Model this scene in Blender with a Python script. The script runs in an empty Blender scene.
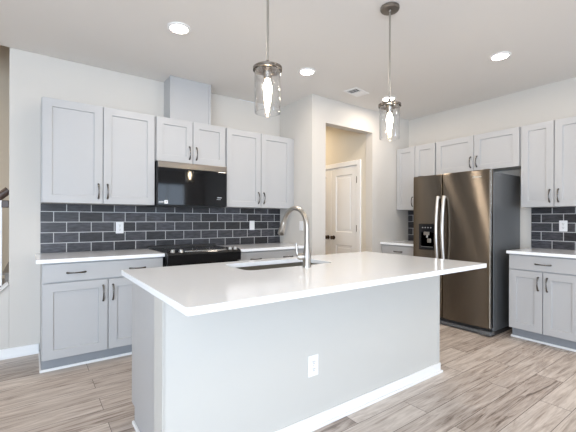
import bpy, bmesh, math, random
from mathutils import Vector, Matrix
random.seed(7)
PI = math.pi
scn = bpy.context.scene
COL = scn.collection

# ------------------------------------------------------------------ camera
cam_d = bpy.data.cameras.new('camera')
cam = bpy.data.objects.new('camera', cam_d); COL.objects.link(cam)
cam_d.sensor_width = 36.0
cam_d.lens = 353.09 / 576.0 * 36.0
cam_d.shift_y = 3.02 / 576.0
cam_d.clip_start = 0.02
cam.matrix_world = (Matrix.Translation((-0.9972, -3.9695, 1.2351)) @ Matrix.Rotation(-0.62694, 4, 'Z')
                    @ Matrix.Rotation(PI / 2, 4, 'X') @ Matrix.Rotation(0.00274, 4, 'Z'))
scn.camera = cam

# ------------------------------------------------------------------ light and exposure
scn.view_settings.view_transform = 'Standard'
scn.view_settings.look = 'None'
scn.view_settings.gamma = 1.0
scn.view_settings.use_curve_mapping = False
scn.view_settings.exposure = 0.32
scn.cycles.sample_clamp_indirect = 6.0
scn.cycles.max_bounces = 10
scn.cycles.diffuse_bounces = 6
scn.cycles.transparent_max_bounces = 16

wd = bpy.data.worlds.new('world'); scn.world = wd; wd.use_nodes = True
bgn = wd.node_tree.nodes['Background']
bgn.inputs[0].default_value = (0.62, 0.76, 1.0, 1)
bgn.inputs[1].default_value = 1.5

DAY = (0.69, 0.835, 1.0)
WARM = (1.0, 0.87, 0.735)


def area_light(name, loc, rot, sx, sy, power, color, shape='RECTANGLE'):
    l = bpy.data.lights.new(name, 'AREA'); l.shape = shape
    l.size = sx; l.size_y = sy; l.energy = power; l.color = color
    o = bpy.data.objects.new(name, l); COL.objects.link(o)
    o.location = loc; o.rotation_euler = rot
    return o


# daylight entering by the windows of the rear and left walls, behind the camera
area_light('rear_window_daylight', (2.45, -7.92, 1.2), (-PI / 2, 0, PI), 0.98, 2.2, 30, DAY)
area_light('rear_window_daylight', (-2.9, -7.92, 1.25), (-PI / 2, 0, PI), 2.6, 2.1, 190, DAY)
area_light('left_window_daylight', (-4.92, -6.0, 1.4), (0, -PI / 2, 0), 1.7, 2.4, 130, DAY)
LAMP_STRENGTH = 25.0
LAMP_WATTS = 5.8
LAMP_SPREAD = 178
BULB_STRENGTH = 115.0

# ------------------------------------------------------------------ materials


def new_mat(name):
    m = bpy.data.materials.new(name); m.use_nodes = True
    nt = m.node_tree
    return m, nt, nt.nodes['Principled BSDF']


def N(nt, t, **kw):
    n = nt.nodes.new(t)
    for k, v in kw.items():
        setattr(n, k, v)
    return n


def pm(name, col, rough=0.5, metal=0.0, spec=0.5, noise=0.0, nscale=40, bump=0.0, bscale=200, coat=0.0, aniso=0.0):
    m, nt, b = new_mat(name)
    b.inputs['Base Color'].default_value = (*col, 1)
    b.inputs['Roughness'].default_value = rough
    b.inputs['Metallic'].default_value = metal
    b.inputs['Specular IOR Level'].default_value = spec
    b.inputs['Coat Weight'].default_value = coat
    tc = N(nt, 'ShaderNodeTexCoord')
    if noise:
        n = N(nt, 'ShaderNodeTexNoise'); n.inputs['Scale'].default_value = nscale; n.inputs['Detail'].default_value = 4
        nt.links.new(tc.outputs['Object'], n.inputs['Vector'])
        r = N(nt, 'ShaderNodeMapRange'); r.inputs[3].default_value = 1 - noise; r.inputs[4].default_value = 1 + noise
        nt.links.new(n.outputs[0], r.inputs[0])
        mx = N(nt, 'ShaderNodeVectorMath', operation='SCALE'); mx.inputs[0].default_value = col
        nt.links.new(r.outputs[0], mx.inputs['Scale'])
        nt.links.new(mx.outputs[0], b.inputs['Base Color'])
    if bump:
        n2 = N(nt, 'ShaderNodeTexNoise'); n2.inputs['Scale'].default_value = bscale
        nt.links.new(tc.outputs['Object'], n2.inputs['Vector'])
        bp = N(nt, 'ShaderNodeBump'); bp.inputs['Strength'].default_value = bump; bp.inputs['Distance'].default_value = 0.002
        nt.links.new(n2.outputs[0], bp.inputs['Height']); nt.links.new(bp.outputs[0], b.inputs['Normal'])
    if aniso:
        b.inputs['Anisotropic'].default_value = aniso
        t = N(nt, 'ShaderNodeTangent'); t.direction_type = 'RADIAL'; t.axis = 'Z'
        b.inputs['Anisotropic Rotation'].default_value = 0.25
        nt.links.new(t.outputs[0], b.inputs['Tangent'])
    return m


def emit(name, col, strength):
    m, nt, b = new_mat(name)
    b.inputs['Base Color'].default_value = (*col, 1)
    b.inputs['Emission Color'].default_value = (*col, 1)
    b.inputs['Emission Strength'].default_value = strength
    return m


def thin_glass(name, tint=(1, 1, 1), edge=1.0):
    m, nt, b = new_mat(name); nt.nodes.remove(b)
    out = nt.nodes['Material Output']
    tr = N(nt, 'ShaderNodeBsdfTransparent'); tr.inputs[0].default_value = (*tint, 1)
    gl = N(nt, 'ShaderNodeBsdfGlossy'); gl.inputs['Roughness'].default_value = 0.03
    lw = N(nt, 'ShaderNodeLayerWeight'); lw.inputs['Blend'].default_value = 0.25
    mt = N(nt, 'ShaderNodeMath', operation='MULTIPLY'); mt.inputs[1].default_value = 0.85 * edge
    mx = N(nt, 'ShaderNodeMixShader')
    nt.links.new(lw.outputs['Facing'], mt.inputs[0]); nt.links.new(mt.outputs[0], mx.inputs[0])
    nt.links.new(tr.outputs[0], mx.inputs[1]); nt.links.new(gl.outputs[0], mx.inputs[2])
    nt.links.new(mx.outputs[0], out.inputs['Surface'])
    return m


def tile_mat(name, axis, even_joint):
    m, nt, b = new_mat(name)
    bw, rh = 0.2065, 0.0985
    tc = N(nt, 'ShaderNodeTexCoord'); sp = N(nt, 'ShaderNodeSeparateXYZ'); cb = N(nt, 'ShaderNodeCombineXYZ')
    nt.links.new(tc.outputs['Object'], sp.inputs[0])
    mu = N(nt, 'ShaderNodeMath', operation='MULTIPLY_ADD')
    mu.inputs[1].default_value = 1.0 if axis == 'X' else -1.0
    mu.inputs[2].default_value = -(even_joint - bw / 2) + 20 * bw
    nt.links.new(sp.outputs['X' if axis == 'X' else 'Y'], mu.inputs[0]); nt.links.new(mu.outputs[0], cb.inputs[0])
    mz = N(nt, 'ShaderNodeMath', operation='ADD'); mz.inputs[1].default_value = -0.905 + rh * 10
    nt.links.new(sp.outputs['Z'], mz.inputs[0]); nt.links.new(mz.outputs[0], cb.inputs[1])
    br = N(nt, 'ShaderNodeTexBrick'); br.offset = 0.5; br.offset_frequency = 2; br.squash = 1.0
    br.inputs['Scale'].default_value = 1.0; br.inputs['Mortar Size'].default_value = 0.0036
    br.inputs['Mortar Smooth'].default_value = 0.15; br.inputs['Bias'].default_value = 0.0
    br.inputs['Brick Width'].default_value = bw; br.inputs['Row Height'].default_value = rh
    br.inputs['Color1'].default_value = (0.012, 0.012, 0.015, 1); br.inputs['Color2'].default_value = (0.048, 0.048, 0.057, 1)
    br.inputs['Mortar'].default_value = (0.50, 0.50, 0.50, 1)
    nt.links.new(cb.outputs[0], br.inputs['Vector'])
    mp = N(nt, 'ShaderNodeMapping'); mp.inputs['Scale'].default_value = (14, 14, 60)
    nt.links.new(tc.outputs['Object'], mp.inputs[0])
    n = N(nt, 'ShaderNodeTexNoise'); n.inputs['Scale'].default_value = 1.0; n.inputs['Detail'].default_value = 5
    nt.links.new(mp.outputs[0], n.inputs['Vector'])
    r = N(nt, 'ShaderNodeMapRange'); r.inputs[1].default_value = 0.3; r.inputs[2].default_value = 0.7
    r.inputs[3].default_value = 0.45; r.inputs[4].default_value = 1.75
    nt.links.new(n.outputs[0], r.inputs[0])
    sc = N(nt, 'ShaderNodeVectorMath', operation='SCALE')
    nt.links.new(br.outputs['Color'], sc.inputs[0]); nt.links.new(r.outputs[0], sc.inputs['Scale'])
    mx = N(nt, 'ShaderNodeMix', data_type='RGBA')
    nt.links.new(br.outputs['Fac'], mx.inputs['Factor']); nt.links.new(sc.outputs[0], mx.inputs['A'])
    mx.inputs['B'].default_value = (0.50, 0.50, 0.50, 1)
    nt.links.new(mx.outputs['Result'], b.inputs['Base Color'])
    rr = N(nt, 'ShaderNodeMapRange'); rr.inputs[3].default_value = 0.38; rr.inputs[4].default_value = 0.8
    nt.links.new(br.outputs['Fac'], rr.inputs[0]); nt.links.new(rr.outputs[0], b.inputs['Roughness'])
    inv = N(nt, 'ShaderNodeMath', operation='MULTIPLY_ADD'); inv.inputs[1].default_value = -1.0; inv.inputs[2].default_value = 1.0
    nt.links.new(br.outputs['Fac'], inv.inputs[0])
    ad = N(nt, 'ShaderNodeMath', operation='MULTIPLY_ADD'); ad.inputs[1].default_value = 0.25
    nt.links.new(n.outputs[0], ad.inputs[0]); nt.links.new(inv.outputs[0], ad.inputs[2])
    bp = N(nt, 'ShaderNodeBump'); bp.inputs['Strength'].default_value = 0.35; bp.inputs['Distance'].default_value = 0.004
    nt.links.new(ad.outputs[0], bp.inputs['Height']); nt.links.new(bp.outputs[0], b.inputs['Normal'])
    return m


def floor_mat():
    m, nt, b = new_mat('wood_plank_floor')
    tc = N(nt, 'ShaderNodeTexCoord')
    br = N(nt, 'ShaderNodeTexBrick'); br.offset = 0.37; br.offset_frequency = 2
    br.inputs['Scale'].default_value = 1.0; br.inputs['Brick Width'].default_value = 1.22; br.inputs['Row Height'].default_value = 0.178
    br.inputs['Mortar Size'].default_value = 0.0018; br.inputs['Mortar Smooth'].default_value = 0.3
    br.inputs['Color1'].default_value = (0, 0, 0, 1); br.inputs['Color2'].default_value = (1, 1, 1, 1); br.inputs['Mortar'].default_value = (0.5, 0.5, 0.5, 1)
    mp0 = N(nt, 'ShaderNodeMapping'); mp0.inputs['Location'].default_value = (12.37, 17.8, 0)
    nt.links.new(tc.outputs['Object'], mp0.inputs[0]); nt.links.new(mp0.outputs[0], br.inputs['Vector'])
    sep = N(nt, 'ShaderNodeSeparateXYZ'); nt.links.new(tc.outputs['Object'], sep.inputs[0])
    # per-plank shift of the grain
    sh = N(nt, 'ShaderNodeCombineXYZ'); rnd = N(nt, 'ShaderNodeSeparateColor'); nt.links.new(br.outputs['Color'], rnd.inputs[0])
    m1 = N(nt, 'ShaderNodeMath', operation='MULTIPLY'); m1.inputs[1].default_value = 37.0; nt.links.new(rnd.outputs[0], m1.inputs[0])
    nt.links.new(m1.outputs[0], sh.inputs[0]); nt.links.new(m1.outputs[0], sh.inputs[2])
    va = N(nt, 'ShaderNodeVectorMath', operation='ADD'); nt.links.new(tc.outputs['Object'], va.inputs[0]); nt.links.new(sh.outputs[0], va.inputs[1])
    mp = N(nt, 'ShaderNodeMapping'); mp.inputs['Scale'].default_value = (1.1, 12, 1); nt.links.new(va.outputs[0], mp.inputs[0])
    n = N(nt, 'ShaderNodeTexNoise'); n.inputs['Scale'].default_value = 1.6; n.inputs['Detail'].default_value = 9; n.inputs['Roughness'].default_value = 0.64
    n.inputs['Distortion'].default_value = 1.9
    nt.links.new(mp.outputs[0], n.inputs['Vector'])
    mp2 = N(nt, 'ShaderNodeMapping'); mp2.inputs['Scale'].default_value = (5, 95, 1); nt.links.new(va.outputs[0], mp2.inputs[0])
    n2 = N(nt, 'ShaderNodeTexNoise'); n2.inputs['Scale'].default_value = 1.5; n2.inputs['Detail'].default_value = 4
    nt.links.new(mp2.outputs[0], n2.inputs['Vector'])
    a = N(nt, 'ShaderNodeMath', operation='MULTIPLY_ADD'); a.inputs[1].default_value = 0.34
    nt.links.new(n2.outputs[0], a.inputs[0]); nt.links.new(n.outputs[0], a.inputs[2])
    a2 = N(nt, 'ShaderNodeMath', operation='MULTIPLY_ADD'); a2.inputs[1].default_value = 0.2
    nt.links.new(rnd.outputs[0], a2.inputs[0]); nt.links.new(a.outputs[0], a2.inputs[2])
    cr = N(nt, 'ShaderNodeValToRGB'); e = cr.color_ramp.elements
    e[0].position = 0.52; e[0].color = (0.165, 0.125, 0.10, 1)
    e[1].position = 0.93; e[1].color = (0.62, 0.555, 0.50, 1)
    k = e.new(0.68); k.color = (0.41, 0.345, 0.30, 1)
    nt.links.new(a2.outputs[0], cr.inputs[0])
    mx = N(nt, 'ShaderNodeMix', data_type='RGBA'); nt.links.new(br.outputs['Fac'], mx.inputs['Factor'])
    nt.links.new(cr.outputs[0], mx.inputs['A']); mx.inputs['B'].default_value = (0.07, 0.052, 0.042, 1)
    nt.links.new(mx.outputs['Result'], b.inputs['Base Color'])
    b.inputs['Roughness'].default_value = 0.42
    bp = N(nt, 'ShaderNodeBump'); bp.inputs['Strength'].default_value = 0.12; bp.inputs['Distance'].default_value = 0.002
    nt.links.new(a.outputs[0], bp.inputs['Height']); nt.links.new(bp.outputs[0], b.inputs['Normal'])
    return m


M = {}
M['wall'] = pm('wall_paint', (0.61, 0.582, 0.542), 0.7, bump=0.05, bscale=300)
M['hall'] = pm('hall_wall_paint', (0.66, 0.61, 0.52), 0.7, bump=0.05, bscale=300)
M['stairwall'] = pm('stair_wall_paint', (0.60, 0.50, 0.38), 0.7)
M['ceil'] = pm('ceiling_paint', (0.76, 0.74, 0.715), 0.85, bump=0.08, bscale=250)
M['trim'] = pm('white_trim_paint', (0.83, 0.83, 0.83), 0.4)
M['cab'] = pm('cabinet_paint', (0.44, 0.443, 0.45), 0.42)
M['island'] = pm('island_paint', (0.545, 0.54, 0.515), 0.6, bump=0.05, bscale=300)
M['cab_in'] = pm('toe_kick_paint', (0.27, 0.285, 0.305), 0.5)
M['quartz'] = pm('white_quartz', (0.915, 0.945, 0.985), 0.10, noise=0.025, nscale=60, coat=0.2)
M['floor'] = floor_mat()
M['nickel'] = pm('satin_nickel', (0.17, 0.16, 0.15), 0.16, 1.0)
M['bright_nickel'] = pm('brushed_nickel', (0.44, 0.42, 0.39), 0.32, 1.0)
M['dark_nickel'] = pm('pewter_metal', (0.26, 0.235, 0.21), 0.3, 1.0)
M['cap_nickel'] = pm('pendant_nickel', (0.30, 0.275, 0.25), 0.2, 1.0)
M['bronze'] = pm('dark_bronze', (0.10, 0.075, 0.055), 0.3, 1.0)


def brushed_steel(name, col, rough, tilts):
    # horizontally brushed metal: the groove flanks tip up and down by fixed angles, one stretched lobe for each
    m, nt, b = new_mat(name); nt.nodes.remove(b)
    out = nt.nodes['Material Output']
    ge = N(nt, 'ShaderNodeNewGeometry')
    tg = N(nt, 'ShaderNodeTangent'); tg.direction_type = 'RADIAL'; tg.axis = 'Z'
    prev = None
    for i_, t_ in enumerate(tilts):
        g_ = N(nt, 'ShaderNodeBsdfAnisotropic')
        g_.inputs['Color'].default_value = (*col, 1); g_.inputs['Roughness'].default_value = rough
        g_.inputs['Anisotropy'].default_value = 0.75; g_.inputs['Rotation'].default_value = 0.0
        ad = N(nt, 'ShaderNodeVectorMath', operation='ADD'); ad.inputs[1].default_value = (0, 0, t_)
        no = N(nt, 'ShaderNodeVectorMath', operation='NORMALIZE')
        nt.links.new(ge.outputs['Normal'], ad.inputs[0]); nt.links.new(ad.outputs[0], no.inputs[0]); nt.links.new(no.outputs[0], g_.inputs['Normal'])
        nt.links.new(tg.outputs[0], g_.inputs['Tangent'])
        if prev is None:
            prev = g_
        else:
            mx = N(nt, 'ShaderNodeMixShader'); mx.inputs[0].default_value = 1.0 / (i_ + 1)
            nt.links.new(prev.outputs[0], mx.inputs[1]); nt.links.new(g_.outputs[0], mx.inputs[2]); prev = mx
    nt.links.new(prev.outputs[0], out.inputs['Surface'])
    return m


M['steel'] = brushed_steel('fridge_steel', (0.195, 0.168, 0.138), 0.20, (0.0, 0.12, 0.24, 0.36, -0.12, -0.24, -0.36))
M['hinge_metal'] = pm('dark_hinge_metal', (0.035, 0.03, 0.026), 0.45, 0.4)
M['steel_trim'] = pm('stainless_steel', (0.55, 0.53, 0.50), 0.25, 1.0)
M['strip_steel'] = pm('microwave_steel', (0.21, 0.19, 0.168), 0.32, 1.0)
M['handle_steel'] = pm('handle_steel', (0.72, 0.71, 0.70), 0.36, 1.0)
M['shaded_sink_steel'] = pm('shaded_sink_steel', (0.27, 0.25, 0.21), 0.35, 1.0)  # steel darkened so its colour carries the shade of the deep basin
M['grey_case'] = pm('grey_fridge_case', (0.13, 0.135, 0.14), 0.4, 0.3, bump=0.1, bscale=400)
M['dark_plastic'] = pm('dark_plastic', (0.02, 0.02, 0.021), 0.4)
M['black_glass'] = pm('black_glass', (0.006, 0.006, 0.007), 0.05, spec=0.3)
M['black_enamel'] = pm('black_enamel', (0.008, 0.008, 0.009), 0.12)
M['plate'] = pm('white_plastic', (0.80, 0.80, 0.81), 0.35)
M['slot'] = pm('slot_shadow_ring_black', (0.03, 0.03, 0.03), 0.6)  # painted shade for outlet slots, plain black for burner rings
M['vent_dark'] = pm('vent_shade', (0.05, 0.05, 0.05), 0.8)
M['grey_plastic'] = pm('grey_plastic', (0.42, 0.43, 0.45), 0.35)
M['ink'] = pm('label_ink', (0.3, 0.3, 0.3), 0.6)
M['oak'] = pm('dark_stained_wood', (0.055, 0.03, 0.022), 0.35, noise=0.3, nscale=30)
M['carpet'] = pm('grey_carpet', (0.34, 0.32, 0.30), 0.95, bump=0.4, bscale=300)
M['glass'] = thin_glass('clear_shade_glass')
M['pane'] = thin_glass('window_glass', edge=0.5)
M['lens'] = emit('lamp_lens_glow', WARM, LAMP_STRENGTH)
M['bulb'] = emit('bulb_glow', (1.0, 0.80, 0.55), BULB_STRENGTH)
M['tile_x'] = tile_mat('slate_tile_back', 'X', -0.732)
M['tile_y'] = tile_mat('slate_tile_right', 'Y', 2.527)

# ------------------------------------------------------------------ mesh helpers


def link(name, bm, mat, parent=None, loc=None, bevel=0.0, smooth=None, segs=2):
    me = bpy.data.meshes.new(name)
    bmesh.ops.recalc_face_normals(bm, faces=bm.faces[:])
    bm.to_mesh(me); bm.free()
    me.materials.append(M[mat])
    o = bpy.data.objects.new(name, me); COL.objects.link(o)
    if parent is not None:
        o.parent = parent
    if loc is not None:
        o.location = loc
    if smooth is not None:
        me.shade_smooth()
        me.set_sharp_from_angle(angle=math.radians(smooth))
    if bevel:
        md = o.modifiers.new('bevel', 'BEVEL'); md.width = bevel; md.segments = segs
        md.limit_method = 'ANGLE'; md.angle_limit = math.radians(40)
    return o


def box(bm, x0, x1, y0, y1, z0, z1):
    v = [bm.verts.new(p) for p in ((x0, y0, z0), (x1, y0, z0), (x1, y1, z0), (x0, y1, z0),
                                   (x0, y0, z1), (x1, y0, z1), (x1, y1, z1), (x0, y1, z1))]
    for f in ((0, 3, 2, 1), (4, 5, 6, 7), (0, 1, 5, 4), (1, 2, 6, 5), (2, 3, 7, 6), (3, 0, 4, 7)):
        bm.faces.new([v[i] for i in f])


def boxo(name, mat, b, parent=None, bevel=0.002, loc=None):
    bm = bmesh.new(); box(bm, *b)
    return link(name, bm, mat, parent, loc, bevel)


def boxes(name, mat, bl, parent=None, bevel=0.0, loc=None):
    bm = bmesh.new()
    for b in bl:
        box(bm, *b)
    return link(name, bm, mat, parent, loc, bevel)


def lathe(bm, prof, n=32, axis='Z', org=(0, 0, 0), close=True):
    """prof: (radius, height) pairs"""
    rings = []
    for r, h in prof:
        ring = []
        for i in range(n):
            a = 2 * PI * i / n
            c, s = r * math.cos(a), r * math.sin(a)
            p = {'Z': (c, s, h), 'Y': (c, h, s), 'X': (h, c, s)}[axis]
            ring.append(bm.verts.new((p[0] + org[0], p[1] + org[1], p[2] + org[2])))
        rings.append(ring)
    for a, b in zip(rings[:-1], rings[1:]):
        for i in range(n):
            bm.faces.new((a[i], a[(i + 1) % n], b[(i + 1) % n], b[i]))
    if close:
        bm.faces.new(rings[0]); bm.faces.new(rings[-1])


def lathe_o(name, mat, prof, parent=None, n=32, axis='Z', org=(0, 0, 0), smooth=35, loc=None, close=True):
    bm = bmesh.new(); lathe(bm, prof, n, axis, org, close)
    return link(name, bm, mat, parent, loc, smooth=smooth)


def sweep(bm, pts, rad, n=12, flat=(1.0, 1.0)):
    """tube along pts with per-point radius; flat scales its two cross axes"""
    pts = [Vector(p) for p in pts]
    if not hasattr(rad, '__len__'):
        rad = [rad] * len(pts)
    rings = []; up = None
    for i, p in enumerate(pts):
        t = (pts[min(i + 1, len(pts) - 1)] - pts[max(i - 1, 0)]).normalized()
        if up is None:
            up = Vector((0, 0, 1)) if abs(t.z) < 0.9 else Vector((1, 0, 0))
        u = (up - t * up.dot(t)).normalized(); w = t.cross(u); up = u
        rings.append([bm.verts.new(p + rad[i] * (flat[0] * math.cos(2 * PI * k / n) * u + flat[1] * math.sin(2 * PI * k / n) * w)) for k in range(n)])
    for a, b in zip(rings[:-1], rings[1:]):
        for k in range(n):
            bm.faces.new((a[k], a[(k + 1) % n], b[(k + 1) % n], b[k]))
    bm.faces.new(rings[0]); bm.faces.new(rings[-1])


def panel_slab(bm, w, h, t, panels, depth=0.007, slope=0.004, x0=0.0, z0=0.0, yb=0.0):
    """a slab whose front faces -Y (back at y=yb, front at yb-t), with recessed rectangles (xa, xb, za, zb)"""
    yf = yb - t
    xs = sorted({0.0, w} | {p[0] for p in panels} | {p[1] for p in panels})
    zs = sorted({0.0, h} | {p[2] for p in panels} | {p[3] for p in panels})
    cache = {}

    def V(x, y, z):
        k = (round(x, 5), round(y, 5), round(z, 5))
        if k not in cache:
            cache[k] = bm.verts.new((x + x0, y, z + z0))
        return cache[k]

    for i in range(len(xs) - 1):
        for j in range(len(zs) - 1):
            a, b, c, d = xs[i], xs[i + 1], zs[j], zs[j + 1]
            if any(p[0] <= a + 1e-6 and b <= p[1] + 1e-6 and p[2] <= c + 1e-6 and d <= p[3] + 1e-6 for p in panels):
                continue
            bm.faces.new((V(a, yf, c), V(b, yf, c), V(b, yf, d), V(a, yf, d)))
    for a, b, c, d in panels:
        # the outer loop keeps every grid vertex on the rim
        bx = [x for x in xs if a - 1e-6 <= x <= b + 1e-6]; bz = [z for z in zs if c - 1e-6 <= z <= d + 1e-6]
        ia, ib, ic, id_ = a + slope, b - slope, c + slope, d - slope
        q = [V(ia, yf + depth, ic), V(ib, yf + depth, ic), V(ib, yf + depth, id_), V(ia, yf + depth, id_)]
        bm.faces.new(q)
        bm.faces.new([V(x, yf, c) for x in bx] + [q[1], q[0]])
        bm.faces.new([V(b, yf, z) for z in bz] + [q[2], q[1]])
        bm.faces.new([V(x, yf, d) for x in reversed(bx)] + [q[3], q[2]])
        bm.faces.new([V(a, yf, z) for z in reversed(bz)] + [q[0], q[3]])
    bk = [V(0, yb, 0), V(w, yb, 0), V(w, yb, h), V(0, yb, h)]
    bm.faces.new(bk)
    bm.faces.new([V(x, yf, 0) for x in xs] + [bk[1], bk[0]])
    bm.faces.new([V(w, yf, z) for z in zs] + [bk[2], bk[1]])
    bm.faces.new([V(x, yf, h) for x in reversed(xs)] + [bk[3], bk[2]])
    bm.faces.new([V(0, yf, z) for z in reversed(zs)] + [bk[0], bk[3]])


def thing(name, label, cat, loc=(0, 0, 0), rotz=0.0, group=None):
    o = bpy.data.objects.new(name, None); COL.objects.link(o)
    o.empty_display_size = 0.1
    o.location = loc; o.rotation_euler = (0, 0, rotz)
    o['label'] = label; o['category'] = cat
    if group:
        o['group'] = group
    return o


def tag(o, label, cat, group=None, kind=None):
    o['label'] = label; o['category'] = cat
    if group:
        o['group'] = group
    if kind:
        o['kind'] = kind
    return o


def struct(o, label=None):
    o['kind'] = 'structure'
    if label:
        o['label'] = label
    return o


def wall(name, b, mat='wall', bevel=0.0):
    return struct(boxo(name, mat, b, None, bevel))


# ------------------------------------------------------------------ the shell
H = 2.745
XW, XP, XR, YP = -1.163, 1.738, 3.65, -0.686
DX0, DX1, DZ = 1.956, 2.826, 2.436          # doorway in the pantry-side wall
wall('floor', (-5.0, 3.80, -8.0, 2.2, -0.1, 0.0), 'floor')
wall('ceiling', (-5.0, 3.80, -8.0, 0.0, H, H + 0.1), 'ceil')
wall('wall_back', (XW, XP, 0.0, 0.12, 0.0, H), 'wall', 0.004)
wall('wall_return', (XP, XP + 0.12, YP + 0.12, 0.12, 0.0, H))
bm = bmesh.new()
T = 0.12
box(bm, XP, DX0, YP, YP + T, 0, H); box(bm, DX1, XR, YP, YP + T, 0, H); box(bm, DX0, DX1, YP, YP + T, DZ, H)
struct(link('wall_doorway', bm, 'wall', None))
wall('wall_right', (XR, XR + 0.12, -8.0, YP + T, 0, H))
# hall behind the doorway
DY0, DY1 = -0.398, 0.715                    # closet double door in the hall's right wall
wall('wall_hall_left', (XP + 0.12, XP + 0.14, YP + T, 1.9, 0, H), 'hall')
wall('wall_hall_end', (XP, 3.0, 1.9, 2.0, 0, H), 'hall')
bm = bmesh.new()
box(bm, DX1 + 0.01, DX1 + 0.11, YP + T, DY0 - 0.005, 0, H); box(bm, DX1 + 0.01, DX1 + 0.11, DY1 + 0.005, 1.9, 0, H)
box(bm, DX1 + 0.01, DX1 + 0.11, DY0 - 0.005, DY1 + 0.005, 2.03, H)
struct(link('wall_hall_right', bm, 'hall', None))
wall('ceiling_hall', (XP, 3.0, YP + T, 2.0, H, H + 0.1), 'ceil')

# hall closet doors (face -X)


def hall_door(name, y_hinge, w, flip, label):
    t = bpy.data.objects.new(name, None); COL.objects.link(t)
    struct(t, label)
    t.location = (DX1 + 0.045, y_hinge if not flip else y_hinge, 0.012); t.rotation_euler = (0, 0, -PI / 2)
    # local +X runs towards -Y in the world
    st = 0.105
    bm = bmesh.new()
    panel_slab(bm, w, 2.008, 0.035, [(st, w - st, 0.22, 0.83), (st, w - st, 1.025, 1.895)], 0.014, 0.012)
    link('door_leaf', bm, 'trim', t, bevel=0.002)
    bm = bmesh.new()
    for a, b in ((0.245, 0.805), (1.05, 1.87)):
        box(bm, st + 0.045, w - st - 0.045, -0.029, -0.02, a + 0.02, b - 0.02)
    link('raised_panel', bm, 'trim', t, bevel=0.004)
    kx = 0.062 if not flip else w - 0.062
    k = lathe_o('door_knob', 'bronze', [(0.032, -0.035), (0.032, -0.041), (0.012, -0.044), (0.011, -0.062), (0.024, -0.068), (0.030, -0.080),
                                        (0.027, -0.092), (0.012, -0.098)], t, 24, 'Y', (kx, 0, 0.935))
    for z in (0.25, 1.09, 1.80):
        hx = w - 0.002 if not flip else -0.002
        bm = bmesh.new(); lathe(bm, [(0.010, z - 0.047), (0.010, z + 0.047)], 12, 'Z', (hx, -0.042, 0))
        box(bm, hx - 0.012, hx + 0.012, -0.038, -0.034, z - 0.043, z + 0.043)
        link('hinge', bm, 'hinge_metal', t)
    return t


hall_door('door_1', 0.1565, 0.5545, False, 'white two-panel closet door leaf with its hinges showing, through the doorway')
hall_door('door_2', 0.7145, 0.5545, True, 'white closet door leaf farther down the hall, only its knob edge showing')
bm = bmesh.new()
cw = 0.068
box(bm, DX1 - 0.008, DX1 + 0.012, DY0 - 0.005 - cw, DY0 - 0.005, 0, 2.03 + cw)
box(bm, DX1 - 0.008, DX1 + 0.012, DY1 + 0.005, DY1 + 0.005 + cw, 0, 2.03 + cw)
box(bm, DX1 - 0.008, DX1 + 0.012, DY0 - 0.005, DY1 + 0.005, 2.03, 2.03 + cw)
struct(link('trim_1', bm, 'trim', None, bevel=0.004))

# stairwell beyond the left end of the back wall
bm = bmesh.new()
sl = 1.0
xa = -3.4
pts = [(xa, 0.0), (XW, 0.0), (XW, 0.655), (XW - 0.655, 0.0)]
f = [bm.verts.new((x, 0.0, z)) for x, z in ((XW - 0.64, 0.0), (XW, 0.0), (XW, 0.645))]
g = [bm.verts.new((v.co.x, 0.12, v.co.z)) for v in f]
bm.faces.new(f); bm.faces.new(g[::-1])
for i in range(3):
    bm.faces.new((f[i], f[(i + 1) % 3], g[(i + 1) % 3], g[i]))
struct(link('wall_stair_knee', bm, 'wall'))
bm = bmesh.new()
sweep(bm, [(XW - 0.72, 0.06, -0.068 + 0.0), (XW - 0.001, 0.06, 0.655)], 0.1, 4, (0.22, 1.0))
capm = struct(link('trim_2', bm, 'trim'))
wall('wall_stair_far', (-5.0, XP, 1.15, 1.27, 0.0, 3.6), 'stairwall')
wall('ceiling_stair', (-5.0, XP, 0.0, 1.27, 3.6, 3.7), 'ceil')
wall('added_shade_slab', (-5.0, -2.05, 0.12, 1.15, H, H + 0.25), 'ceil')  # unseen slab added to keep lamp light off the upper stair wall
wall('wall_stair_upper', (-5.0, XP, 0.0, 0.12, H + 0.1, 3.6), 'wall')
bm = bmesh.new()
for i in range(9):
    x = XW - 0.80 + i * 0.255
    box(bm, x, x + 0.28, 0.13, 1.14, 0.0, 0.185 * (i + 1) - 0.02)
    box(bm, x - 0.02, x + 0.28, 0.13, 1.14, 0.185 * (i + 1) - 0.02, 0.185 * (i + 1))
tag(link('staircase', bm, 'carpet', None, bevel=0.004), 'carpeted stairs climbing behind the left end of the back wall', 'stairs')
rail = thing('stair_railing', 'dark wood handrail over white balusters beside the stairs', 'railing', (XW - 0.005, 0.06, 0.0))
bm = bmesh.new(); sweep(bm, [(-0.85, 0, 1.46 - 0.80), (0.0, 0, 1.49)], 0.034, 10, (1.0, 0.85)); link('handrail', bm, 'oak', rail, smooth=40)
bm = bmesh.new(); box(bm, -0.05, 0.004, -0.02, 0.02, 1.33, 1.395); link('rail_bracket', bm, 'oak', rail, bevel=0.006)
for i in range(5):
    x = -0.062 - i * 0.115
    boxo('baluster', 'trim', (x - 0.016, x + 0.016, -0.016, 0.016, max(0.02, 0.70 + x), 1.455 + x * 0.98), rail, 0.002)

# rest of the room, behind the camera
bm = bmesh.new()
WIN_REAR = [(-4.3, -1.5, 0.1, 2.35), (1.9, 3.0, 0.05, 2.4)]
WIN_LEFT = (-7.3, -4.7, 0.5, 2.3)


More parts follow.
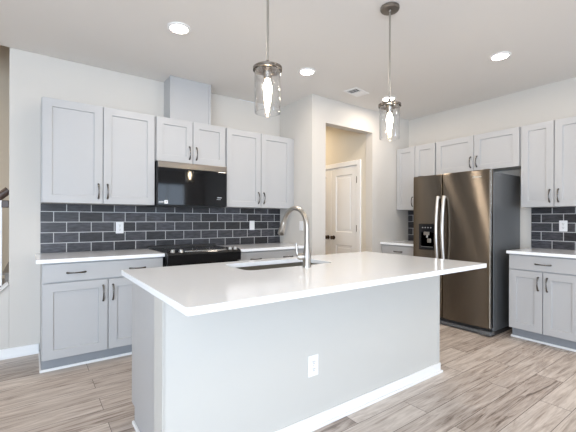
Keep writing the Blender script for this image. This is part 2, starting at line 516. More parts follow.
def wall_with_holes(name, axis, c0, c1, a0, a1, holes, mat='wall'):
    bm = bmesh.new()
    cuts = sorted({a0, a1} | {h[0] for h in holes} | {h[1] for h in holes})
    for p, q in zip(cuts[:-1], cuts[1:]):
        hs = [h for h in holes if h[0] <= p + 1e-6 and q <= h[1] + 1e-6]
        spans = [(0, H)] if not hs else [(0, hs[0][2]), (hs[0][3], H)]
        for z0, z1 in spans:
            if axis == 'X':
                box(bm, p, q, c0, c1, z0, z1)
            else:
                box(bm, c0, c1, p, q, z0, z1)
    return struct(link(name, bm, mat))


wall_with_holes('wall_rear', 'X', -8.12, -8.0, -5.0, 3.80, WIN_REAR)
wall_with_holes('wall_left', 'Y', -5.12, -5.0, -8.0, 1.27, [WIN_LEFT])


def window(name, axis, c, h, bars):
    t = bpy.data.objects.new(name, None); COL.objects.link(t); struct(t)
    a0, a1, z0, z1 = h
    fr = 0.06
    L = [(a0, a1, z0, z0 + fr), (a0, a1, z1 - fr, z1), (a0, a0 + fr, z0 + fr, z1 - fr), (a1 - fr, a1, z0 + fr, z1 - fr)]
    for k in range(1, bars):
        m = a0 + (a1 - a0) * k / bars
        L.append((m - 0.03, m + 0.03, z0 + fr, z1 - fr))
    bm = bmesh.new(); bg = bmesh.new()
    for p, q, r, s in L:
        if axis == 'X':
            box(bm, p, q, c - 0.04, c + 0.04, r, s)
        else:
            box(bm, c - 0.04, c + 0.04, p, q, r, s)
    if axis == 'X':
        box(bg, a0 + fr, a1 - fr, c - 0.004, c + 0.004, z0 + fr, z1 - fr)
    else:
        box(bg, c - 0.004, c + 0.004, a0 + fr, a1 - fr, z0 + fr, z1 - fr)
    link('window_frame', bm, 'trim', t); link('pane', bg, 'pane', t)


window('window_1', 'X', -8.06, WIN_REAR[0], 3)
window('window_2', 'X', -8.06, WIN_REAR[1], 2)
window('window_3', 'Y', -5.06, WIN_LEFT, 3)

# baseboards
def baseboard(name, x0, x1, y, h=0.082):
    bm = bmesh.new(); box(bm, x0, x1, y - 0.013, y, 0, h); box(bm, x0, x1, y - 0.024, y - 0.013, 0, 0.016)
    return struct(link(name, bm, 'trim', None, bevel=0.003))


baseboard('baseboard_back', -1.80, -0.945, 0.0, 0.088)
baseboard('baseboard_doorway', XP, DX0, YP)
bm = bmesh.new(); box(bm, XP - 0.013, XP, YP, -0.66, 0, 0.085)
struct(link('baseboard_return', bm, 'trim', None, bevel=0.003))

# ------------------------------------------------------------------ cabinets (local: width +X, front -Y, rotz -90 deg for the right wall)


def pull_mesh(L=0.128):
    bm = bmesh.new()
    pts, rad = [], []
    for i in range(13):
        s = i / 12.0
        z = (s - 0.5) * L
        y = -0.006 - 0.024 * math.sin(PI * s) ** 0.7
        pts.append((0, y, z)); rad.append(0.0052 + 0.0030 * abs(2 * s - 1) ** 2)
    sweep(bm, pts, rad, 10, (1.0, 1.0))
    for s in (-1, 1):
        lathe(bm, [(0.0085, 0.0), (0.0085, -0.004), (0.006, -0.008)], 12, 'Y', (0, 0, s * L / 2))
    return bm


def add_pull(parent, x, z, y, horiz=False):
    o = link('pull', pull_mesh(), 'nickel', parent, (x, y, z), smooth=45)
    if horiz:
        o.rotation_euler = (0, PI / 2, 0)
    return o


def shaker(parent, name, x0, w, z0, h, y, st=0.068, pull=None, t=0.02):
    """a shaker front (door or drawer); pull = (x, z) in cabinet coordinates"""
    bm = bmesh.new()
    if st:
        panel_slab(bm, w, h, t, [(st, w - st, st, h - st)], 0.012, 0.002)
    else:
        box(bm, 0, w, -t, 0, 0, h)
    d = link(name, bm, 'cab', parent, (x0, y, z0), bevel=0.0015)
    if pull:
        for px, pz, hz in pull:
            add_pull(d, px - x0, pz - z0, -t, hz)
    return d


def upper(label, loc, rotz, w, z0, z1, depth, doors=2, pulls='low', group=None, fill_r=0.0):
    t = thing('upper_cabinet', label, 'cabinet', loc, rotz, group)
    d = depth - 0.022
    bm = bmesh.new(); box(bm, 0, w, -d, 0, z0, z1)
    if fill_r:
        box(bm, w, w + fill_r, -d, -d + 0.02, z0, z1)
    link('cabinet_body', bm, 'cab', t, bevel=0.0015)
    g = 0.0070
    dw = (w - 3 * g) / 2
    for i in range(2):
        x0 = g + i * (dw + g)
        px = x0 + dw - 0.034 if i == 0 else x0 + 0.034
        shaker(t, 'door', x0, dw, z0 - 0.001, z1 - z0 - 0.0005, -d - 0.002, pull=[(px, z0 + (0.112 if z1 - z0 > 0.6 else 0.108), False)])
    return t


def base(label, loc, rotz, w, depth, drawer_pulls, group=None, side_left=True, fill_r=0.0, zb=0.122, toe_l=0.0):
    t = thing('base_cabinet', label, 'cabinet', loc, rotz, group)
    d = depth - 0.022
    bm = bmesh.new(); box(bm, 0, w, -d, 0, zb - 0.004, 0.884)
    if fill_r:
        box(bm, w, w + fill_r, -d, -d + 0.02, zb, 0.884)
    link('cabinet_body', bm, 'cab', t, bevel=0.0015)
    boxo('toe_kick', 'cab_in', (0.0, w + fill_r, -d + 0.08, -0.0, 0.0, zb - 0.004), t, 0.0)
    bm = bmesh.new()
    box(bm, -0.012 if side_left else 0.0, w + fill_r, -d + 0.068, -d + 0.08, 0, 0.022)
    if side_left:
        box(bm, -0.012, 0.0, -d + 0.08, -0.03, 0, 0.022)
    link('shoe_moulding', bm, 'trim', t, bevel=0.004)
    g = 0.0070
    shaker(t, 'drawer', g, w - 2 * g, 0.731, 0.140, -d - 0.002, 0.0, pull=[(px, 0.797, True) for px in drawer_pulls])
    dw = (w - 3 * g) / 2
    for i in range(2):
        x0 = g + i * (dw + g)
        px = x0 + dw - 0.034 if i == 0 else x0 + 0.034
        shaker(t, 'door', x0, dw, zb, 0.720 - zb, -d - 0.002, pull=[(px, 0.605, False)])
    return t


UT, UB = 2.263, 1.372
XL = -0.936
R90 = -PI / 2
G1, G2 = 'wall cabinets', 'base cabinets under the white counters'
upper('tall pale grey wall cabinet at the far left, left of the microwave', (XL, -0.001, 0), 0, 0.930, UB, UT, 0.3466, group=G1)
upper('short pale grey wall cabinet directly above the black microwave', (0.0, -0.001, 0), 0, 0.762, 1.818, UT, 0.3466, group=G1)
upper('tall pale grey wall cabinet between the microwave and the corner wall', (0.768, -0.001, 0), 0, 0.918, UB, UT, 0.3466, group=G1, fill_r=0.05)
upper('narrow wall cabinet left of the fridge, partly hidden behind it', (XR - 0.001, YP - 0.003, 0), R90, 0.622, UB, UT, 0.2996, group=G1)
upper('wide short wall cabinet above the stainless fridge', (XR - 0.001, -1.3145, 0), R90, 1.002, 1.828, UT, 0.2996, group=G1)
upper('wall cabinet at the far right above the tiled counter, cut by the frame', (XR - 0.001, -2.3215, 0), R90, 0.622, UB, UT, 0.2996, group=G1)

base('pale grey base cabinet at the far left, under the left counter', (XL, -0.001, 0), 0, 0.930, 0.629, (0.232, 0.702), group=G2)
base('base cabinet right of the black range, mostly behind the island faucet', (0.776, -0.001, 0), 0, 0.910, 0.629, (0.215, 0.650), group=G2, side_left=False, fill_r=0.05)
base('base cabinet in the right corner, left of the fridge', (XR - 0.001, YP - 0.003, 0), R90, 0.615, 0.629, (0.28,), group=G2, side_left=False)
base('pale grey base cabinet at the right edge, right of the fridge', (XR - 0.001, -2.338, 0), R90, 0.612, 0.629, (0.308,), group=G2)

# countertops
ZC = 0.914
GC = 'white quartz countertops along the walls'


def counter(label, b):
    tag(boxo('countertop', 'quartz', b, None, 0.003), label, 'countertop', GC)


counter('white countertop at the far left with a short overhang, left of the range', (XL - 0.038, 0.0, -0.654, -0.0, 0.884, ZC))
counter('white countertop between the black range and the corner wall', (0.772, XP, -0.654, -0.0, 0.884, ZC))
counter('small white countertop in the corner left of the fridge', (XR - 0.654, XR, -1.308, YP, 0.884, ZC))
counter('white countertop at the right edge, right of the fridge', (XR - 0.654, XR, -2.960, -2.327, 0.884, ZC))

# tile backsplashes
GB = 'slate tile backsplashes'
tag(boxo('tile_backsplash', 'tile_x', (XL, XP - 0.001, -0.010, -0.0005, ZC + 0.0005, UB - 0.001), None, 0.0),
    'long dark slate subway tile backsplash behind the range and left counter', 'backsplash', GB)
tag(boxo('tile_backsplash', 'tile_y', (XR - 0.010, XR - 0.0005, -2.960, -2.327, ZC + 0.0005, UB), None, 0.0),
    'dark slate tile backsplash at the right edge, right of the fridge', 'backsplash', GB)
tag(boxo('tile_backsplash', 'tile_y', (XR - 0.010, XR - 0.0005, -1.308, YP - 0.001, ZC + 0.0005, UB - 0.001), None, 0.0),
    'sliver of dark tile backsplash between the corner wall and the fridge', 'backsplash', GB)

# boxed duct above the microwave cabinet
t = thing('duct_chase', 'boxed vent chase rising from the microwave cabinet to the ceiling', 'chase', (0.173, -0.001, UT + 0.001))
boxo('chase_box', 'cab', (0.005, 0.454, -0.228, 0, 0, H - UT - 0.002), t, 0.0)
for x in (0.0, 0.434):
    boxo('corner_board', 'cab', (x, x + 0.026, -0.236, -0.228, 0, H - UT - 0.002), t, 0.002)

# ------------------------------------------------------------------ microwave
mw = thing('microwave', 'black over-range microwave with a stainless strip along its top', 'microwave', (0.003, -0.012, 1.363))
W = 0.752
boxo('case', 'dark_plastic', (0, W, -0.355, 0, 0.004, 0.449), mw, 0.003)
boxo('top_vent_strip', 'strip_steel', (0.004, W - 0.004, -0.382, -0.355, 0.385, 0.447), mw, 0.003)
boxo('door', 'black_glass', (0.002, W - 0.002, -0.384, -0.356, 0.010, 0.383), mw, 0.004)
boxo('bottom_grille', 'dark_plastic', (0.01, W - 0.01, -0.350, -0.02, 0.0, 0.006), mw, 0.0)
bm = bmesh.new(); box(bm, 0.635, 0.685, -0.3855, -0.384, 0.098, 0.106); box(bm, 0.628, 0.676, -0.3855, -0.384, 0.08, 0.084)
link('logo_mark', bm, 'grey_plastic', mw)
stk = boxo('sticker', 'plate', (0.066, 0.10, -0.3852, -0.384, 0.022, 0.058), mw, 0.0)
boxo('sticker_mark', 'ink', (0.078, 0.088, -0.3856, -0.3852, 0.030, 0.050), stk, 0.0)
boxo('sticker_line', 'grey_plastic', (0.010, 0.058, -0.3852, -0.384, 0.032, 0.046), mw, 0.0)

# ------------------------------------------------------------------ range
rg = thing('range', 'black slide-in electric range set between the two back counters', 'range', (0.006, -0.012, 0.0))
W = 0.758
boxo('body', 'black_enamel', (0.0, W, -0.62, 0, 0.03, 0.900), rg, 0.003)
for x in (0.05, W - 0.05):
    for y in (-0.56, -0.06):
        bm = bmesh.new(); lathe(bm, [(0.018, 0), (0.018, 0.032)], 12, 'Z', (x, y, 0)); link('foot', bm, 'dark_plastic', rg)
boxo('storage_drawer', 'black_enamel', (0.004, W - 0.004, -0.665, -0.62, 0.06, 0.235), rg, 0.005)
od = boxo('oven_door', 'black_enamel', (0.004, W - 0.004, -0.672, -0.62, 0.245, 0.800), rg, 0.006)
boxo('oven_window', 'black_glass', (0.12, W - 0.12, -0.674, -0.672, 0.36, 0.66), od, 0.0)
bm = bmesh.new(); sweep(bm, [(0.06, -0.71, 0.765), (W - 0.06, -0.71, 0.765)], 0.011, 12)
for x in (0.075, W - 0.075):
    box(bm, x - 0.01, x + 0.01, -0.71, -0.67, 0.757, 0.773)
link('oven_handle', bm, 'black_enamel', od, smooth=40)
# sloped control panel along the front
bm = bmesh.new()
prof = [(-0.61, 0.81), (-0.695, 0.81), (-0.70, 0.895), (-0.686, 0.918), (-0.61, 0.934)]
a = [bm.verts.new((0.0, y, z)) for y, z in prof]; b = [bm.verts.new((W, y, z)) for y, z in prof]
bm.faces.new(a); bm.faces.new(b[::-1])
for i in range(5):
    bm.faces.new((a[i], a[(i + 1) % 5], b[(i + 1) % 5], b[i]))
cp = link('control_panel', bm, 'black_enamel', rg, bevel=0.004)
boxo('control_trim', 'steel_trim', (0.17, 0.60, -0.680, -0.640, 0.918, 0.930), cp, 0.002).rotation_euler = (0, 0, 0)
for x in (0.055, 0.135, 0.645, 0.705):
    k = lathe_o('knob', 'handle_steel', [(0.024, 0.0), (0.024, 0.006), (0.019, 0.009), (0.018, 0.026), (0.015, 0.030)], rg, 20, 'Z', (0, 0, 0), 40)
    k.location = (x, -0.664, 0.916); k.rotation_euler = (0.32, 0, 0)
boxo('cooktop', 'black_glass', (0.0, W, -0.615, -0.045, 0.900, 0.921), rg, 0.003)
for (x, y, r) in ((0.2, -0.46, 0.11), (0.2, -0.19, 0.075), (0.56, -0.46, 0.085), (0.56, -0.19, 0.10)):
    bm = bmesh.new(); lathe(bm, [(r, 0.9215), (r - 0.004, 0.9217), (r - 0.006, 0.9215)], 40, 'Z', (x, y, 0), False); link('burner_ring', bm, 'slot', rg)
boxo('rear_trim', 'dark_plastic', (0.0, W, -0.075, -0.002, 0.915, 0.941), rg, 0.005)

# ------------------------------------------------------------------ fridge (local: width +X, front -Y)
fr = thing('refrigerator', 'stainless side-by-side refrigerator with a black water dispenser', 'refrigerator', (XR - 0.03, -1.3165, 0.0), R90)
W = 0.908
F = -(XR - 0.03 - 2.877)                                        # front plane
boxo('case', 'grey_case', (0.004, W - 0.004, F + 0.078, 0, 0.045, 1.742), fr, 0.006)
g = 0.372
dl = boxo('freezer_door', 'steel', (-0.016, g - 0.003, F, F + 0.07, 0.085, 1.766), fr, 0.010)
dr = boxo('fridge_door', 'steel', (g + 0.003, W, F, F + 0.07, 0.085, 1.768), fr, 0.010)
boxo('door_edge', 'steel_trim', (W - 0.008, W + 0.0015, F + 0.008, F + 0.026, 0.09, 1.764), dr, 0.0005)
boxo('door_gasket', 'dark_plastic', (0.012, W - 0.012, F + 0.068, F + 0.080, 0.09, 1.74), fr, 0.0)
for par, x in ((dl, g - 0.040), (dr, g + 0.036)):
    bm = bmesh.new()
    pts, rad = [], []
    for i in range(21):
        s = i / 20.0
        pts.append((x, F - 0.022 - 0.042 * math.sin(PI * s) ** 0.8, 0.70 + s * 0.805)); rad.append(0.0185)
    sweep(bm, pts, rad, 16, (1.0, 1.0))
    for z in (0.712, 1.493):
        box(bm, x - 0.012, x + 0.012, F - 0.03, F + 0.004, z - 0.012, z + 0.012)
    link('handle', bm, 'handle_steel', par, smooth=45)
# dispenser
x0, x1, z0, z1 = 0.072, 0.290, 0.868, 1.180
bm = bmesh.new()
panel_slab(bm, x1 - x0, z1 - z0, 0.012, [(0.02, x1 - x0 - 0.02, 0.03, 0.215)], 0.010, 0.004, x0, z0, F + 0.002)
ds = link('water_dispenser', bm, 'black_enamel', dl, bevel=0.002)
bm = bmesh.new()
box(bm, x0 + 0.075, x0 + 0.145, F - 0.026, F - 0.008, 1.045, 1.085)
lathe(bm, [(0.012, 1.015), (0.010, 1.045)], 12, 'Z', (x0 + 0.12, F - 0.022, 0)); link('spout', bm, 'bright_nickel', ds, bevel=0.003)
bm = bmesh.new(); box(bm, x0 + 0.115, x0 + 0.165, F - 0.018, F - 0.006, 0.955, 1.005); link('paddle', bm, 'bright_nickel', ds, bevel=0.008)
for i in range(4):
    boxo('control_button', 'ink', (x0 + 0.045 + i * 0.036, x0 + 0.06 + i * 0.036, F - 0.0115, F - 0.0098, 1.130, 1.142), ds, 0)
boxo('drip_tray', 'grey_case', (x0 + 0.03, x1 - 0.03, F - 0.016, F - 0.004, 0.900, 0.908), ds, 0.001)
# badge and grille
bm = bmesh.new(); box(bm, 0.742, 0.815, F - 0.002, F + 0.001, 1.688, 1.699)
lathe(bm, [(0.012, F - 0.001), (0.012, F - 0.0022)], 20, 'Y', (0.735, 0, 1.697)); link('badge', bm, 'handle_steel', dr)
boxo('base_grille', 'dark_plastic', (0.012, W - 0.012, F + 0.04, F + 0.12, 0.03, 0.084), fr, 0.002)
boxo('grille_lip', 'grey_case', (0.012, W - 0.10, F + 0.012, F + 0.04, 0.016, 0.048), fr, 0.003)
boxo('roller_cover', 'grey_case', (W - 0.118, W + 0.002, F - 0.002, F + 0.10, 0.012, 0.055), fr, 0.008)
boxo('base_rail', 'dark_plastic', (0.02, W - 0.002, F + 0.06, -0.02, 0.0, 0.045), fr, 0.004)
for x in (0.03, W - 0.09):
    boxo('hinge_cover', 'dark_plastic', (x, x + 0.06, F + 0.03, F + 0.14, 1.742, 1.775), fr, 0.006)

# ------------------------------------------------------------------ island
IX0, IX1, IY0, IY1 = -0.547, 1.705, -2.731, -1.573
KX0, KX1, KY = -0.522, 1.671, -2.37
isl = thing('island', 'pale grey kitchen island base under the big white countertop', 'island', (0, 0, 0))
boxo('knee_wall', 'island', (KX0, KX1, KY, KY + 0.127, 0, 0.884), isl, 0.002)
bm = bmesh.new()
ex = -0.495                                                       # finished end panel with its toe notch
pf = [(KY + 0.127, 0.0), (-1.705, 0.0), (-1.705, 0.10), (-1.63, 0.10), (-1.63, 0.884), (KY + 0.127, 0.884)]
for xx in ((ex, ex + 0.018), (1.634, 1.652)):
    a = [bm.verts.new((xx[0], y, z)) for y, z in pf]; b = [bm.verts.new((xx[1], y, z)) for y, z in pf]
    bm.faces.new(a); bm.faces.new(b[::-1])
    for i in range(len(pf)):
        j = (i + 1) % len(pf); bm.faces.new((a[i], a[j], b[j], b[i]))
    link('end_panel', bm, 'cab', isl, bevel=0.001)
    bm = bmesh.new()
HX0, HX1, HY0, HY1 = 0.085, 0.82, -2.055, -1.69                # sink opening
bm = bmesh.new()
box(bm, ex + 0.018, HX0 - 0.04, KY + 0.127, -1.652, 0.10, 0.884); box(bm, HX1 + 0.04, 1.634, KY + 0.127, -1.652, 0.10, 0.884)
box(bm, HX0 - 0.04, HX1 + 0.04, KY + 0.127, -1.652, 0.10, 0.60); box(bm, HX0 - 0.04, HX1 + 0.04, -1.672, -1.652, 0.60, 0.884)
link('cabinet_body', bm, 'cab', isl)
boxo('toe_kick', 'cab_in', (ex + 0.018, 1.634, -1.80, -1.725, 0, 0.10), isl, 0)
fx = ex + 0.01
for w_ in (0.46, 0.90, 0.76):
    n = 1 if w_ < 0.5 else 2
    for i in range(n):
        dw = w_ / n
        o = shaker(isl, 'door', 0, dw - 0.004, 0, 0.745, 0.0)
        o.location = (fx + i * dw + dw - 0.002, -1.652, 0.115); o.rotation_euler = (0, 0, PI)
        add_pull(o, 0.036, 0.66, -0.02)
    fx += w_
bm = bmesh.new()
box(bm, KX0 - 0.013, KX1 + 0.013, KY - 0.013, KY, 0, 0.078); box(bm, KX0 - 0.013, KX0, KY, KY + 0.127, 0, 0.078); box(bm, KX1, KX1 + 0.013, KY, KY + 0.127, 0, 0.078)
link('baseboard', bm, 'trim', isl, bevel=0.004)
bm = bmesh.new()
box(bm, KX0 - 0.026, KX1 + 0.026, KY - 0.026, KY - 0.013, 0, 0.018); box(bm, KX0 - 0.026, KX0 - 0.013, KY - 0.013, KY + 0.127, 0, 0.018)
box(bm, KX1 + 0.013, KX1 + 0.026, KY - 0.013, KY + 0.127, 0, 0.018)
box(bm, ex - 0.014, ex, KY + 0.127, -1.70, 0, 0.02)
link('shoe_moulding', bm, 'trim', isl, bevel=0.004)
bm = bmesh.new()
box(bm, KX0 - 0.006, KX0, KY - 0.006, KY + 0.127, 0.08, 0.880)
link('corner_board', bm, 'island', isl, bevel=0.001)
bm = bmesh.new()
box(bm, KX1 - 0.012, KX1 + 0.006, KY - 0.006, KY, 0.08, 0.880)
link('corner_board', bm, 'island', isl, bevel=0.001)

# island countertop with the sink opening


def rrect(x0, x1, y0, y1, r, n=6):
    out = []
    for cx, cy, a0 in ((x1 - r, y1 - r, 0), (x0 + r, y1 - r, 90), (x0 + r, y0 + r, 180), (x1 - r, y0 + r, 270)):
        for i in range(n + 1):
            a = math.radians(a0 + 90 * i / n); out.append((cx + r * math.cos(a), cy + r * math.sin(a)))
    return out


def plate_with_hole(outer, inner, z0, z1):
    bm = bmesh.new()
    es = []
    for loop in (outer, inner):
        vs = [bm.verts.new((x, y, z1)) for x, y in loop]
        es += [bm.edges.new((vs[i], vs[(i + 1) % len(vs)])) for i in range(len(vs))]
    bmesh.ops.triangle_fill(bm, use_beauty=True, use_dissolve=False, edges=es)
    r = bmesh.ops.extrude_face_region(bm, geom=bm.faces[:])
    for v in [g_ for g_ in r['geom'] if isinstance(g_, bmesh.types.BMVert)]:
        v.co.z = z0
    return bm


ct = link('countertop', plate_with_hole(rrect(IX0, IX1, IY0, IY1, 0.012, 3), rrect(HX0, HX1, HY0, HY1, 0.06), 0.884, ZC), 'quartz', None, bevel=0.003)
tag(ct, 'large white island countertop with a sink cutout and wide overhang', 'countertop')

# undermount sink
sk = thing('sink', 'undermount stainless sink sunk into the island countertop', 'sink', (0, 0, 0))
bm = bmesh.new()
loops = []
for (ins, z, r) in ((-0.012, 0.8825, 0.066), (0.001, 0.8815, 0.06), (0.006, 0.70, 0.055), (0.03, 0.672, 0.05)):
    loops.append([bm.verts.new((x, y, z)) for x, y in rrect(HX0 + ins, HX1 - ins, HY0 + ins, HY1 - ins, r)])
for a, b in zip(loops[:-1], loops[1:]):
    for i in range(len(a)):
        bm.faces.new((a[i], a[(i + 1) % len(a)], b[(i + 1) % len(a)], b[i]))
bm.faces.new(loops[-1])
o = link('basin', bm, 'shaded_sink_steel', sk, smooth=40)
md = o.modifiers.new('thickness', 'SOLIDIFY'); md.thickness = 0.0015; md.offset = -1
lathe_o('drain', 'bright_nickel', [(0.045, 0.674), (0.045, 0.678), (0.03, 0.678), (0.028, 0.674)], sk, 24, 'Z', ((HX0 + HX1) / 2, (HY0 + HY1) / 2, 0))

# faucet
fc = thing('faucet', 'brushed nickel gooseneck faucet with a side lever, behind the island sink', 'faucet', (0.493, -2.129, ZC))
lathe_o('faucet_body', 'bright_nickel', [(0.029, 0.0), (0.0295, 0.010), (0.0265, 0.016), (0.0265, 0.085), (0.0225, 0.105), (0.018, 0.150), (0.0155, 0.19)], fc, 28)
bm = bmesh.new()
pts, rad = [], []
zt, Rr = 0.262, 0.135
for i in range(7):
    pts.append((0, 0, 0.185 + (zt - 0.185) * i / 6)); rad.append(0.0160)
for i in range(1, 19):
    a = PI * 0.885 * i / 18
    pts.append((0, Rr - Rr * math.cos(a), zt + Rr * math.sin(a))); rad.append(0.0160)
e = Vector(pts[-1]); d = (e - Vector(pts[-2])).normalized()
pts.append(tuple(e + d * 0.012)); rad.append(0.0160)
sweep(bm, pts, rad, 18); link('gooseneck', bm, 'bright_nickel', fc, smooth=50)
bm = bmesh.new(); e = Vector(pts[-1])
sweep(bm, [e, e + d * 0.006, e + d * 0.030, e + d * 0.068, e + d * 0.096, e + d * 0.100], [0.0165, 0.0185, 0.0200, 0.0235, 0.0250, 0.022], 20); link('spray_head', bm, 'bright_nickel', fc, smooth=45)
bm = bmesh.new()
dirv = Vector((-0.80, 0.60, 0))
sweep(bm, [dirv * 0.018 + Vector((0, 0, 0.070)), dirv * 0.05 + Vector((0, 0, 0.070)), dirv * 0.064 + Vector((0, 0, 0.070))], [0.023, 0.022, 0.017], 18)
lv = link('lever_hub', bm, 'bright_nickel', fc, smooth=40)
bm = bmesh.new()
sweep(bm, [dirv * 0.055 + Vector((0, 0, 0.072)), dirv * 0.066 + Vector((0, 0, 0.092)), dirv * 0.068 + Vector((0, 0, 0.125)), dirv * 0.072 + Vector((0, 0, 0.162))],
      [0.0105, 0.0090, 0.0072, 0.0055], 12)
link('lever', bm, 'bright_nickel', lv, smooth=50)

# ------------------------------------------------------------------ outlets and switches (local: face -Y)


def outlet(name, label, cat, loc, rotz, kind, group, w=0.074, h=0.118):
    t = thing(name, label, cat, loc, rotz, group)
    boxo('cover_plate', 'plate', (-w / 2, w / 2, -0.006, 0, -h / 2, h / 2), t, 0.003)
    if kind == 'outlet':
        for z in (-0.021, 0.021):
            bm = bmesh.new(); lathe(bm, [(0.0165, -0.0055), (0.0165, -0.0085), (0.0155, -0.009)], 24, 'Y', (0, 0, z))
            r = link('receptacle', bm, 'plate', t)
            bm = bmesh.new()
            box(bm, -0.0080, -0.0052, -0.0095, -0.0088, z, z + 0.010); box(bm, 0.0052, 0.0080, -0.0095, -0.0088, z, z + 0.008)
            lathe(bm, [(0.003, -0.0088), (0.003, -0.0095)], 10, 'Y', (0, 0, z - 0.007))
            link('slots', bm, 'slot', r)
        lathe_o('screw', 'grey_plastic', [(0.003, -0.006), (0.003, -0.0072)], t, 10, 'Y')
    else:
        boxo('rocker', 'plate', (-0.017, 0.017, -0.0095, -0.006, -0.033, 0.033), t, 0.0025)
    return t


GO = 'white wall outlets and switch plates'
outlet('wall_outlet', 'white outlet on the dark tile left of the range', 'outlet', (-0.268, -0.0105, 1.142), 0, 'outlet', GO)
outlet('wall_switch', 'plain white switch plate on the dark tile right of the range', 'switch', (1.297, -0.0105, 1.152), 0, 'rocker', GO)
outlet('wall_outlet', 'white outlet on the dark tile at the right edge of the photo', 'outlet', (XR - 0.0105, -2.629, 1.168), R90, 'outlet', GO)
outlet('wall_switch', 'pale plate on the painted corner wall seen through the faucet arch', 'switch', (XP - 0.0005, -0.483, 1.150), R90, 'rocker', GO)
outlet('wall_outlet', 'white outlet low on the front of the island', 'outlet', (0.346, KY - 0.0005, 0.372), 0, 'outlet', GO, 0.078, 0.124)

# ------------------------------------------------------------------ pendants


def pendant(label, x, y):
    t = thing('pendant_light', label, 'pendant light', (x, y, H), 0, 'pendant lights over the island')
    lathe_o('canopy', 'dark_nickel', [(0.062, 0.0), (0.066, -0.004), (0.066, -0.020), (0.060, -0.027), (0.015, -0.029), (0.012, -0.045)], t, 36)
    lathe_o('rod', 'bright_nickel', [(0.0065, -0.04), (0.0065, -0.665)], t, 14)
    c = lathe_o('shade_cap', 'cap_nickel', [(0.009, -0.655), (0.013, -0.678), (0.030, -0.686), (0.072, -0.689), (0.079, -0.693), (0.079, -0.699), (0.0765, -0.701), (0.079, -0.703), (0.079, -0.709), (0.074, -0.711), (0.066, -0.706),
                                      (0.018, -0.704)], t, 40)
    lathe_o('lamp_socket', 'cap_nickel', [(0.027, -0.704), (0.025, -0.722), (0.021, -0.752), (0.015, -0.757)], c, 24)
    bm = bmesh.new()
    lathe(bm, [(0.0700, -0.706), (0.0715, -0.76), (0.0715, -0.926), (0.069, -0.938), (0.064, -0.938), (0.0675, -0.926), (0.0680, -0.76), (0.0668, -0.706)], 48, 'Z', (0, 0, 0), False)
    link('glass_shade', bm, 'glass', t, smooth=40)
    b = lathe_o('bulb', 'bulb', [(0.011, -0.755), (0.014, -0.768), (0.021, -0.788), (0.0225, -0.805), (0.019, -0.828), (0.013, -0.850), (0.0098, -0.870), (0.004, -0.882)], t, 24, smooth=60)
    return t


pendant('left glass cylinder pendant lamp, its ceiling canopy above the frame', 0.031, -2.359)
pendant('right glass cylinder pendant lamp with its round ceiling canopy visible', 1.059, -2.359)

# ------------------------------------------------------------------ recessed lights and vent


def downlight(label, x, y, z=H, watts=None, spread=None, col=None):
    t = thing('recessed_ceiling_light', label, 'ceiling light', (x, y, z), 0, 'recessed ceiling lights')
    bm = bmesh.new()
    lathe(bm, [(0.066, -0.006), (0.070, -0.011), (0.088, -0.006), (0.090, -0.0005), (0.066, -0.0005)], 40, 'Z', (0, 0, 0), False)
    link('trim_ring', bm, 'trim', t, smooth=40)
    lathe_o('lens', 'lens', [(0.066, -0.002), (0.066, -0.007), (0.05, -0.009)], t, 32)
    a = area_light('lamp_light', (0, 0, -0.0105), (0, 0, 0), 0.12, 0.12, watts or LAMP_WATTS, col or WARM, 'DISK')
    a.data.spread = math.radians(spread or LAMP_SPREAD); a.parent = t
    return t


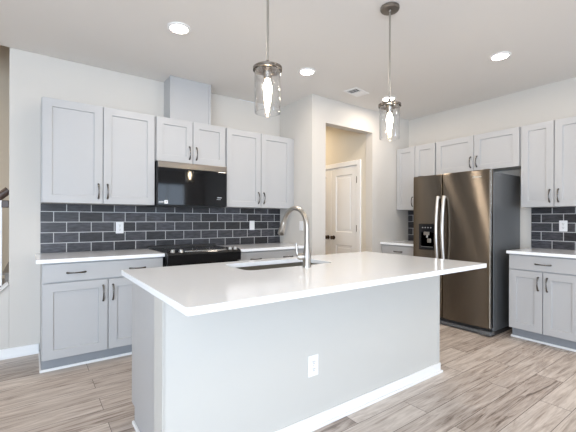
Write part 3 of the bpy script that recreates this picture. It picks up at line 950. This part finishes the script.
downlight('glowing recessed light in the ceiling at upper left, above the left counter', -0.059, -1.197)
downlight('glowing recessed light in the ceiling nearest the left pendant glass', 1.276, -1.157)
downlight('glowing recessed light in the ceiling at upper right, toward the fridge', 2.496, -2.476)
downlight('glowing recessed light just above the right pendant cap', 2.606, -1.130)
for i_, (x_, y_) in enumerate(((-0.6, -4.9), (2.5, -4.7), (1.1, -4.3), (-2.6, -2.6), (-2.6, -5.2), (1.0, -6.4))):  # unseen lamps added to raise the general light of the room
    downlight(('added fill lamp, unseen, behind the viewer on the left', 'added fill lamp, unseen, behind the viewer near the right wall',
               'added fill lamp, unseen, behind the viewer in front of the island', 'added fill lamp, unseen, left of the viewer near the stairs',
               'added fill lamp, unseen, left of the viewer toward the rear', 'added fill lamp, unseen, farthest back near the rear wall')[i_], x_, y_, H, 6.6)
downlight('recessed light under the slab added above the stairwell', -2.5, 0.62, H, 7.0, 178, (1.0, 0.84, 0.66))
downlight('recessed light in the ceiling of the hall beyond the doorway', 2.35, 0.60, H, 8.0, 178, (1.0, 0.80, 0.55))

vt = thing('ceiling_vent', 'white ceiling air register above the doorway wall', 'vent', (2.118, -1.050, H), math.radians(8))
bm = bmesh.new()
box(bm, -0.135, 0.135, -0.09, -0.066, -0.007, 0); box(bm, -0.135, 0.135, 0.066, 0.09, -0.007, 0)
box(bm, -0.135, -0.108, -0.066, 0.066, -0.007, 0); box(bm, 0.108, 0.135, -0.066, 0.066, -0.007, 0); box(bm, -0.004, 0.004, -0.066, 0.066, -0.007, 0)
link('register_frame', bm, 'trim', vt, bevel=0.002)
boxo('duct_shade_sheet', 'vent_dark', (-0.108, 0.108, -0.066, 0.066, -0.002, 0.0), vt, 0)  # dark sheet in place of the shaded duct; the ceiling is not cut
for i in range(9):
    x = (-0.092, -0.056, -0.020)[i] if i < 3 else 0.0145 + (i - 3) * 0.0177
    s = 1 if x < 0 else -1
    bm = bmesh.new()
    p = [(x - 0.001, -0.0070), (x + 0.001, -0.0070), (x + 0.001, -0.0025), (x - 0.001, -0.0025)] if s > 0 else \
        [(x - 0.009, -0.0030), (x + 0.008, -0.0070), (x + 0.008, -0.0060), (x - 0.009, -0.0020)]
    a = [bm.verts.new((px, -0.066, pz)) for px, pz in p]; b = [bm.verts.new((px, 0.066, pz)) for px, pz in p]
    bm.faces.new(a); bm.faces.new(b[::-1])
    for k in range(4):
        bm.faces.new((a[k], a[(k + 1) % 4], b[(k + 1) % 4], b[k]))
    link('louver', bm, 'trim', vt)
